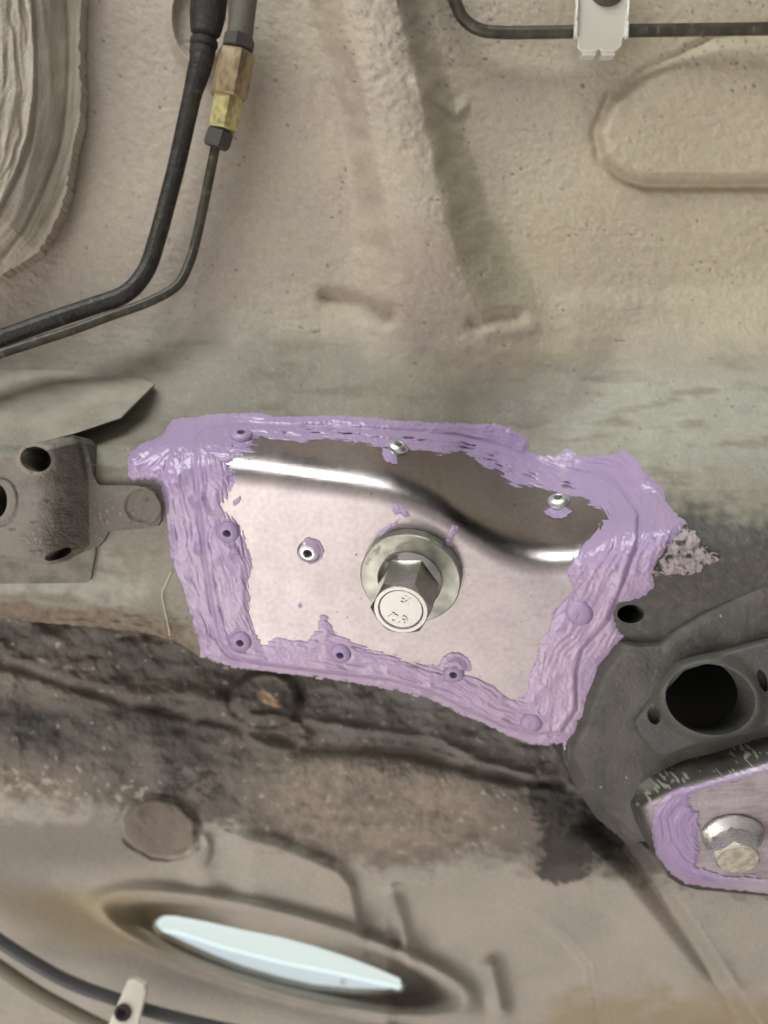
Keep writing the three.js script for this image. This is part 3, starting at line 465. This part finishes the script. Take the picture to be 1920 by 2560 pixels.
const bossZ = (x, y) => {
  const b = bossTopY(x), d = sdf(x, y, bossPoly);
  let z = smin(padZ(x, y), padZ(x, b) - 0.2 * (b - y), 5);
  return z - 9 * (1 - ss(-2, 46, d)) ** 2 * ss(1900, 1960, y) + 0.25 * noise(x / 12, y / 12);
};
const darkCol = (x, y) => {
  const n = fbm(x / 90, y / 90, 3), f = noise(x / 8, y / 8), g = noise(x / 22, y / 22);
  let c = mix(S('#4b4a46'), S('#5d5a54'), clamp(0.5 + n + 0.4 * g)); c = mix(c, S('#77736c'), 0.3 * ss(0.3, 0.6, f + 0.3 * g));
    c = mix(c, S('#b9b5a8'), ss(0.58, 0.62, noise(x / 13 + 31, y / 13 + 3)));
  return c;
};
const bushCol = (x, y) => { const n = fbm(x / 80, y / 80, 3); const c = mix(S('#4f504e'), S('#5a5853'), clamp(0.5 + n)); return mix(c, S('#8c8980'), 0.5 * ss(0.4, 0.55, noise(x / 7, y / 7))); };
const bossCol = (x, y) => {
  const n = fbm(x / 60, y / 60, 3), f = noise(x / 9, y / 9), b = bossTopY(x);
  let c = mix(S('#3b3a34'), S('#4a4842'), clamp(0.5 + n));
  const flake = 0.9 * noise((x + y) / 26, (x - y) / 10) + 0.7 * noise(x / 24, y / 24) - 0.12 + 0.5 * Math.exp(-(ell(x, y, 1650, 1935, 45, 40) ** 2)) + 0.75 * Math.exp(-(ell(x, y, 1865, 1865, 38, 20, -0.5) ** 2)) + 0.35 * Math.exp(-(((y - b + 22) / 22) ** 2));
  c = mix(c, S('#a09d95'), 0.9 * ss(0.5, 0.6, flake));
  c = mix(c, S('#8d8a80'), ss(40, 8, Math.abs(x - 1600 - (y - 1900) * 0.1) + 16 * n) * ss(1990, 1960, y) * ss(1850, 1880, y));
  c = mix(c, mix(S('#b6abb0'), S('#998e92'), clamp(0.5 + 0.8 * noise(x / 70, (y + 0.1 * x) / 6) + n)), ss(-6, 8, y - b) * ss(8, 40, sdf(x, y, bossPoly)));
  return c;
};
{
  const cm = new THREE.Group();
  part('shell', sheet({ x0: 1390, x1: 2200, y0: 1320, y1: 2140, step: 4, thick: 30, z: crossZ, color: darkCol, mask: (x, y) => Math.min(sdf(x, y, crossPoly) + 3 * noise(x / 12, y / 12), 20 - sdf(x, y, bushPoly)) }), M.dark, cm);
  const rub = part('bush_plate', sheet({ x0: 1560, x1: 2200, y0: 1540, y1: 1920, step: 3.5, thick: 18, z: bushZ, color: bushCol,
    mask: (x, y) => Math.min(sdf(x, y, bushPoly), (bushHole(x, y) - 1) * 95, (ell(x, y, 1636, 1788, 17, 24, -0.2) - 1) * 22, (ell(x, y, 1908, 1702, 12, 30, -0.35) - 1) * 22) }), M.dark, cm);
  part('boss', sheet({ x0: 1550, x1: 2200, y0: 1760, y1: 2260, step: 3.5, thick: 34, z: bossZ, color: bossCol, mask: (x, y) => Math.min(sdf(x, y, bossPoly), y - 1700) }), M.dark, cm);
  // the bore of the bush and the notches' floors
  const f = frameAt(1776, 1749, (x, y) => faceZ(x, y), 0);
  const bore = part('bore', mergeGeometries([lathe([[0.001, -62], [15.6, -62], [16, -30], [16.6, 0]], 64)]), M.bore, rub); bore.position.copy(f.pos); bore.quaternion.copy(f.q); bore.scale.set(1, 1, 0.92);
  const fl = part('notch_floor', sheet({ x0: 1605, x1: 1960, y0: 1640, y1: 1830, step: 10, z: (x, y) => faceZ(x, y) + 7.2, mask: (x, y) => (bushHole(x, y) - 1.03) * 90, thick: 0 }), std({ color: 0x55534d, roughness: 0.7 }), rub);
  top(cm, 'crossmember', 'dark grey coated crossmember with a large round bush hole', 'crossmember');
}
{ // purple sealant on the boss
  const outer = [[1641, 2012], [1655, 2001], [1672, 1984], [1690, 1974], [1740, 1962], [1804, 1944], [1920, 1909], [2200, 1850], [2200, 2262], [1920, 2234], [1777, 2219], [1712, 2209], [1669, 2175], [1639, 2134], [1630, 2080], [1634, 2040]];
  const inner = [[1722, 1992], [1760, 1976], [1820, 1958], [1920, 1930], [2200, 1860], [2200, 2205], [1920, 2196], [1800, 2186], [1740, 2165], [1748, 2122], [1742, 2090], [1752, 2050], [1745, 2030], [1728, 2020]];
  const path = [[1920, 1920], [1804, 1950], [1690, 1985], [1652, 2040], [1658, 2110], [1700, 2170], [1777, 2200], [1920, 2214]];
  const mk = (x, y) => { const b = nearest(x, y, path), st = noise(b[0] * b[2] / 5, b[1] / 60); return Math.min(sdf(x, y, outer) + 5 * noise(x / 10, y / 10), -sdf(x, y, inner) + 6 * noise(x / 12, y / 12) + 14 * st); };
  const zz = (x, y) => { const b = nearest(x, y, path), q = b[0] * b[2] + 5 * noise(x / 50, y / 50); return bossZ(x, y) + 0.25 + ss(0, 8, mk(x, y)) * (0.7 + 0.8 * noise(q / 8, b[1] / 110) + 0.5 * noise(q / 19, b[1] / 160) + 0.4 * noise(x / 22, y / 22)); };
  const g = sheet({ x0: 1600, x1: 2180, y0: 1840, y1: 2270, step: 2.75, thick: 0.5, z: zz, mask: mk, color: (x, y) => { return mix(cS.mid, S('#bfb0c6'), clamp((x - 1750) / 120)); } });
  top(new THREE.Mesh(g, M.sealant), 'sealant_smear', 'purple sealant smeared round the bolted boss of the crossmember', 'sealant');
  const f = frameAt(1831, 2084, padZ, 0.3); const b = new THREE.Group(); b.position.copy(f.pos); b.quaternion.copy(f.q); b.rotateY(0.15);
  const dull = std({ color: new THREE.Color().setRGB(0.58, 0.58, 0.56), metalness: 0.75, roughness: 0.55, bumpMap: blotch, bumpScale: 0.0002, roughnessMap: blotch });
  part('flange', flange(10.4, 3.6), dull, b);
  part('hex_head', hexHead(14, 3, 10, 1.2, 0), dull, b);
  const endT = std({ color: 0xffffff, map: tex(256, (u, v) => { const n = noise(u * 5, v * 5, 5) + 0.6 * noise(u * 34, v * 34, 34) + 0.5 * noise(u * 14, v * 14, 14); return mix([0.66, 0.63, 0.57], [0.80, 0.77, 0.69], ss(-0.4, 0.4, n)); }, 1, true), roughness: 0.75, metalness: 0.1 });
  const cap = part('end_face', new THREE.CylinderGeometry(0.0066, 0.0068, 0.0006, 48), endT, b); cap.position.y = 0.0102;
  top(b, 'boss_bolt', 'weathered pale flanged bolt in the crossmember boss', 'bolt');
}
/* ---------- left bracket, backing plate, heat shield ---------- */
const brPoly = [[-260, 1130], [0, 1112], [60, 1113], [110, 1102], [181, 1087], [200, 1092], [213, 1108], [223, 1138], [233, 1190], [246, 1213], [325, 1213], [360, 1218], [385, 1232], [401, 1262], [402, 1300], [394, 1314], [330, 1324], [271, 1329], [258, 1352], [245, 1366], [188, 1387], [150, 1404], [123, 1412], [0, 1401], [-260, 1395]];
const brZ = (x, y) => { const d = sdf(x, y, brPoly), tab = ss(205, 300, x); const hi = smin(faceZ(x, y) + 27, faceZ(x, y) + 27 - 0.19 * (x - 115), 6);
  return Math.max(hi - 9 * (1 - ss(-2, 26, d)) * (1 - tab) * ss(1230, 1120, y) - 4 * (1 - ss(0, 14, d)) * (1 - tab), faceZ(x, y) + 6.5) + 0.35 * fbm(x / 30, y / 30, 3) - 1.2 * Math.exp(-(((ell(x, y, 0, 1252, 46, 60) - 1) / 0.08) ** 2)) + tab * 1.2 * Math.exp(-(((ell(x, y, 355, 1265, 46, 44) - 1) / 0.12) ** 2)); };
const brCol = (x, y) => { const n = fbm(x / 60, y / 60, 3), f = noise(x / 8, y / 8); let c = mix(S('#8b867e'), S('#757069'), clamp(0.45 + n + (x - 120) / 250)); c = mix(c, S('#5c5a4f'), clamp(ss(110, 180, x + 40 * n) * ss(300, 220, x) * 0.7)); c = mix(c, S('#a29a8c'), 0.6 * ss(0.34, 0.5, f + 0.3 * n)); c = mix(c, S('#a8a092'), 0.6 * Math.exp(-(((ell(x, y, 89, 1148, 40, 33) - 1.1) / 0.12) ** 2))); return mix(c, S('#4c453d'), 0.6 * ss(0.35, 0.5, noise(x / 18 + 9, y / 18))); };
{
  const g = sheet({ x0: -260, x1: 420, y0: 1070, y1: 1430, step: 3.5, thick: 24, z: brZ, color: brCol, mask: (x, y) => Math.min(sdf(x, y, brPoly), (ell(x, y, 89, 1148, 39, 31, 0.25) - 1) * 34, (ell(x, y, 145, 1385, 36, 13, -0.35) - 1) * 14, (ell(x, y, -12, 1252, 30, 44) - 1) * 32) });
  top(new THREE.Mesh(g, M.grime), 'body_bracket', 'grimy hat shaped steel bracket with open holes on the rail', 'bracket');
  const pl = [[-260, 1330], [240, 1340], [238, 1380], [226, 1448], [212, 1457], [0, 1460], [-260, 1470]];
  const g2 = sheet({ x0: -260, x1: 250, y0: 1320, y1: 1480, step: 4, thick: 2.5, z: (x, y) => bodySmooth(x, y) + 2.4 + 0.8 * noise(x / 60, y / 30), mask: (x, y) => sdf(x, y, pl), color: (x, y) => mix(S('#8a877b'), S('#6f6a60'), clamp(0.4 + fbm(x / 50, y / 40, 3) + 0.3 * noise(x / 9, y / 9))) });
  top(new THREE.Mesh(g2, M.grime), 'backing_plate', 'thin grey steel backing plate under the left bracket', 'plate');
  const sh = [[-260, 930], [0, 905], [110, 895], [250, 915], [340, 940], [386, 960], [345, 1000], [300, 1045], [188, 1083], [72, 1112], [0, 1126], [-260, 1190]];
  const shZ = (x, y) => bodySmooth(x, y) + 5 + 8 * ss(940, 1080, y + 0.1 * x) + 3 * Math.sin((y * 0.9 + x * 0.42) / 34) * ss(0, 60, sdf(x, y, sh)) * ss(330, 200, x) + 0.4 * fbm(x / 40, y / 30, 3);
  const g3 = sheet({ x0: -260, x1: 400, y0: 900, y1: 1200, step: 4, thick: 2.2, z: (x, y) => shZ(x, y) - 7 * ss(955, 905, y - 0.06 * x), mask: (x, y) => sdf(x, y, sh), color: (x, y) => { const n = fbm(x / 90, y / 40, 3); return mix(mix(S('#a09b8e'), S('#8a857a'), clamp(0.45 + n)), S('#a39c8c'), 0.4 * ss(0.3, 0.5, noise(x / 9, y / 9) + 0.4 * n)); } });
  top(new THREE.Mesh(g3, M.grime), 'heat_shield', 'corrugated grey tan heat shield sheet above the left bracket', 'shield');
}
/* ---------- cracked bulge at the upper left ---------- */
{
  const bp = [[-300, -300], [205, -300], [203, 0], [197, 70], [200, 137], [198, 180], [203, 229], [196, 300], [186, 350], [174, 412], [166, 470], [151, 527], [122, 585], [92, 632], [50, 660], [0, 688], [-120, 730], [-300, 760]];
  const inner = [[85, -300], [85, 0], [92, 120], [92, 229], [75, 340], [45, 435], [0, 530], [-80, 620], [-300, 760]];
  const mid = [[160, -300], [165, 0], [172, 120], [170, 220], [150, 360], [110, 470], [60, 580], [0, 655], [-300, 760]];
  const bz = (x, y) => { const d = sdf(x, y, bp), a = nearest(x, y, inner), b = nearest(x, y, mid), grain = noise((a[2] * a[0]) / 9 + 0.3 * noise(x / 40, y / 40), a[1] / 90), grain2 = noise(a[2] * a[0] / 22 + 4, a[1] / 160);
    const crack = Math.min(0, noise((a[2] * a[0] + 12 * noise(x / 45, y / 60)) / 15 + 9, a[1] / 130) + 0.08) * ss(-30, 5, -a[2] * a[0] < 0 ? a[0] : -a[0]);
    return -46 + 14 * ss(0, 120, d) + 6 * ss(100, 260, d) + 3 * ss(-12, 12, -b[2] * b[0] * -1) * 0 + 2.5 * ss(-6, 8, (inIn(x, y) ? 1 : -1) * a[0]) + 0.5 * grain + 0.9 * grain2 + 3.6 * crack * ss(0, 14, d) - 2 * Math.exp(-((b[0] / 5) ** 2)) - 1.6 * Math.exp(-((a[0] / 4) ** 2)); };
  const inPoly = [...inner, [-400, 760], [-400, -300]];
  const inIn = (x, y) => sdf(x, y, inPoly) > 0;
  const bc = (x, y) => { const a = nearest(x, y, inner), g = noise(a[2] * a[0] / 7, a[1] / 110), n = fbm(x / 60, y / 60, 2); return mix(mix(S('#b9b1a4'), S('#aaa193'), clamp(0.5 + n + g)), S('#b8ad99'), clamp(0.4 * ss(0.1, 0.4, g))); };
  const g = sheet({ x0: -290, x1: 230, y0: -290, y1: 770, step: 3.5, thick: 9, z: bz, color: bc, mask: (x, y) => sdf(x, y, bp) + 7 * noise(x / 12, y / 22) + 4 * noise(x / 6, y / 9) });
  top(new THREE.Mesh(g, M.grime), 'cracked_liner', 'cracked beige coated liner edge curving beside the black hose', 'liner');
}
/* ---------- hoses, pipes, fittings, clips ---------- */
function tube(pts, rad, seg = 120, sides = 20) {                     // pts [px,py,z]; rad mm or [[t,r],..]
  const c = new THREE.CatmullRomCurve3(pts.map((p) => P(...p)), false, 'centripetal');
  const r = typeof rad === 'number' ? () => rad : curve(rad);
  const g = new THREE.TubeGeometry(c, seg, 0.001, sides); const p = g.attributes.position, v = new THREE.Vector3();
  for (let i = 0; i <= seg; i++) { const o = c.getPointAt(i / seg), k = r(i / seg); for (let j = 0; j <= sides; j++) { const n = i * (sides + 1) + j; v.fromBufferAttribute(p, n).sub(o).multiplyScalar(k).add(o); p.setXYZ(n, v.x, v.y, v.z); } }
  const uv = g.attributes.uv, L = c.getLength(); for (let i = 0; i < uv.count; i++) uv.setXY(i, uv.getX(i) * L / 0.1, uv.getY(i) * 0.15);
  g.computeVertexNormals(); return { g, c };
}
function alongBar(a, b, prof, n, mat, name, parent, crease = 0.5) {    // lathe profile [[r,t]] from point a to b
  const A = P(...a), B = P(...b), d = B.clone().sub(A), L = d.length();
  const g = new THREE.LatheGeometry(prof.map(([r, t]) => new THREE.Vector2(Math.max(r, 0.001) / 1000, t * L)), n);
  const m = part(name, toCreasedNormals(g, crease), mat, parent); m.position.copy(A); m.quaternion.setFromUnitVectors(new THREE.Vector3(0, 1, 0), d.normalize()); return m;
}
{
  const hose = new THREE.Group();
  part('hose', tube([[512, 95, -34], [504, 151, -34], [483, 229, -35], [442, 412, -38], [418, 505, -38], [394, 593, -37], [364, 678, -36], [316, 733, -34], [230, 766, -33], [133, 799, -31], [0, 847, -29], [-120, 892, -28], [-260, 945, -27]], [[0, 4.2], [0.06, 4.1], [0.12, 3.3], [0.6, 3.15], [1, 3.1]], 160).g, M.rubber, hose);
  alongBar([536, -120, -32], [513, 92, -34], [[0, 0], [6.0, 0], [6.0, 0.45], [6.3, 0.5], [6.3, 0.75], [5.6, 0.9], [5.2, 0.96], [4.0, 1], [0, 1]], 40, M.rubber, 'collar', hose);
  alongBar([512, 96, -34], [502, 150, -34], [[4.2, 0], [4.9, 0.1], [4.9, 0.32], [4.3, 0.42], [4.6, 0.5], [4.6, 0.72], [4.1, 0.85], [4, 1]], 40, M.rubber, 'ferrule', hose);
  top(hose, 'brake_hose', 'thick black rubber hose bending down along the floor pan', 'hose');
  const pipe = new THREE.Group();
  part('pipe', tube([[543, 345, -36], [536, 380, -37], [508, 518, -39], [490, 600, -39], [474, 655, -38], [444, 712, -36], [380, 751, -34], [280, 788, -32], [183, 824, -30], [0, 884, -27], [-260, 975, -24]], 1.75, 150, 14).g, M.pipe, pipe);
  alongBar([558, 306, -35], [540, 368, -36], [[0, 0], [3.0, 0], [3.4, 0.1], [3.4, 0.32], [4.9, 0.36], [5.0, 0.5], [5.0, 0.85], [4.4, 1], [0, 1]], 6, M.nut, 'nut', pipe);
  alongBar([572, 235, -34], [556, 325, -35], [[0, 0], [5.5, 0], [5.7, 0.04], [5.7, 0.92], [5.2, 1], [0, 1]], 6, M.yellow, 'sleeve', pipe);
  alongBar([592, 130, -33], [571, 245, -34], [[0, 0], [6.4, 0], [6.8, 0.05], [6.8, 0.95], [6.3, 1], [0, 1]], 6, M.brass, 'hex_fitting', pipe);
  alongBar([600, 92, -33], [590, 146, -33], [[0, 0], [5.2, 0], [5.7, 0.08], [5.7, 0.55], [5, 0.62], [4.4, 0.66], [4.4, 1], [0, 1]], 6, M.nut, 'nut', pipe);
  alongBar([626, -120, -32], [599, 98, -33], [[0, 0], [4.4, 0], [4.4, 1], [0, 1]], 28, std({ color: new THREE.Color().setRGB(0.13, 0.118, 0.095), roughness: 0.6, bumpMap: grit, bumpScale: 0.0002 }), 'upper_tube', pipe);
  top(pipe, 'brake_pipe', 'thin grey metal pipe with brass hex fitting beside the black hose', 'pipe');
  const p2 = new THREE.Mesh(tube([[1060, -190, -42], [1108, -70, -42], [1140, 10, -42], [1158, 46, -42], [1198, 74, -42], [1250, 81, -42], [1340, 81, -42], [1500, 78, -42], [1700, 75, -42], [1920, 72, -42], [2180, 68, -42]], 2.3, 140, 20).g, M.fuelPipe);
  top(p2, 'fuel_pipe', 'brown metal pipe bending under the white clip', 'pipe');
  // white clip
  const clip = new THREE.Group(); const zc = -38;
  const out = [[1452, -160], [1448, 0], [1440, 90], [1447, 97], [1446, 122], [1453, 129], [1489, 129], [1490, 124], [1502, 124], [1503, 129], [1538, 129], [1551, 117], [1552, 98], [1563, 90], [1574, 0], [1582, -160]];
  const shp = new THREE.Shape(out.map(([x, y]) => { const p = P(x, y, zc); return new THREE.Vector2(p.x, p.y); }));
  const cg = new THREE.ExtrudeGeometry(shp, { depth: 0.0008, bevelEnabled: true, bevelSize: 0.0003, bevelThickness: 0.0003, bevelSegments: 2, curveSegments: 4 });
  part('clip_face', cg, M.clip, clip).position.z = zc / 1000;
  for (const [a, b] of [[[1450, -160], [1439, 92]], [[1580, -160], [1566, 92]]]) { const A = P(...a, zc + 1), B = P(...b, zc + 1), d = B.clone().sub(A); const m = part('side_flange', new THREE.CapsuleGeometry(0.0008, d.length(), 4, 8), M.clip, clip); m.position.copy(A.add(B).multiplyScalar(0.5)); m.quaternion.setFromUnitVectors(new THREE.Vector3(0, 1, 0), d.normalize()); m.scale.z = 2.2; }
  for (const [x0, x1] of [[1454, 1488], [1503, 1536]]) { const A = P(x0, 128, zc), B = P(x1, 128, zc); const m = part('lip', new THREE.BoxGeometry(B.x - A.x, 0.0016, 0.0045), M.clip, clip); m.position.set((A.x + B.x) / 2, A.y - 0.0009, zc / 1000 - 0.0016); }
  const stud = part('stud', new THREE.SphereGeometry(0.0065, 24, 12), M.nut, clip); stud.position.copy(P(1518, -28, zc + 1)); stud.scale.z = 0.5;
  top(clip, 'pipe_clip', 'white metal pipe clip with notched end over the brown pipe', 'clip');
  // lower left lines and clip
  const low = new THREE.Mesh(tube([[-260, 2190, -92], [-60, 2312, -96], [0, 2353, -98], [80, 2404, -100], [150, 2444, -102], [220, 2474, -104], [290, 2498, -106], [362, 2524, -108], [512, 2562, -112], [800, 2620, -118]], 2.7, 120, 16).g, std({ color: new THREE.Color().setRGB(0.06, 0.062, 0.066), roughness: 0.45 }));
  top(low, 'dark_cable', 'dark grey cable running past the small white clip', 'cable');
  const low2 = new THREE.Mesh(tube([[-260, 2250, -100], [0, 2420, -106], [90, 2480, -108], [180, 2530, -110], [300, 2590, -112], [500, 2680, -115]], 3.0, 120, 16).g, std({ color: new THREE.Color().setRGB(0.2, 0.175, 0.13), roughness: 0.6 }));
  top(low2, 'tan_pipe', 'dull tan pipe running beside the dark grey cable', 'pipe');
  const c2 = new THREE.Group(); const a = [[326, 2449], [340, 2446], [362, 2458], [366, 2470], [340, 2575], [320, 2640], [255, 2640], [272, 2575]];
  const s2 = new THREE.Shape(a.map(([x, y]) => { const p = P(x, y, -98); return new THREE.Vector2(p.x, p.y); }));
  part('clip_strap', new THREE.ExtrudeGeometry(s2, { depth: 0.003, bevelEnabled: true, bevelSize: 0.0008, bevelThickness: 0.0006, bevelSegments: 2 }), M.clip, c2).position.z = -0.098;
  const gr = part('grommet', lathe([[0.001, 0], [3.4, 0], [3.4, 1.4], [2.0, 1.6], [1.6, 0.4], [0.001, 0.4]], 28), M.rubber, c2); gr.rotation.x = Math.PI / 2; gr.position.copy(P(308, 2530, -94.4));
  top(c2, 'cable_clip', 'small white clip with black grommet holding the dark grey cable', 'clip');
  // loose fibre
  const fz = (x, y) => bodySmooth(x, y) + 1.2;
  top(new THREE.Mesh(tube([[428, 1430], [414, 1460], [405, 1482], [410, 1520], [418, 1552], [424, 1590]].map(([x, y]) => [x, y, fz(x, y)]), 0.22, 60, 6).g, M.fibre), 'loose_thread', 'thin pale thread hanging by the left sealant edge', 'thread');
}
/* ---------- workshop floor, mirrored by the plate ---------- */
{
  const g = new THREE.PlaneGeometry(14, 14); g.rotateX(-Math.PI / 2);
  const conc = tex(512, (u, v) => { const n = 0.5 * noise(u * 10, v * 10, 10) + 0.3 * noise(u * 40, v * 40, 40); return mix([0.64, 0.61, 0.607], [0.74, 0.71, 0.703], 0.5 + n); }, 5, true);
  const f = new THREE.Mesh(g, std({ map: conc, roughness: 0.7 })); f.name = 'workshop_floor'; f.userData = { label: 'pinkish grey concrete workshop floor below the car', kind: 'structure' }; scene.add(f);
}
for (const o of local) o.applyMatrix4(toWorld);
scene.traverse((o) => { if (o.isMesh) { o.castShadow = true; o.receiveShadow = true; } });
renderer.render(scene, camera);
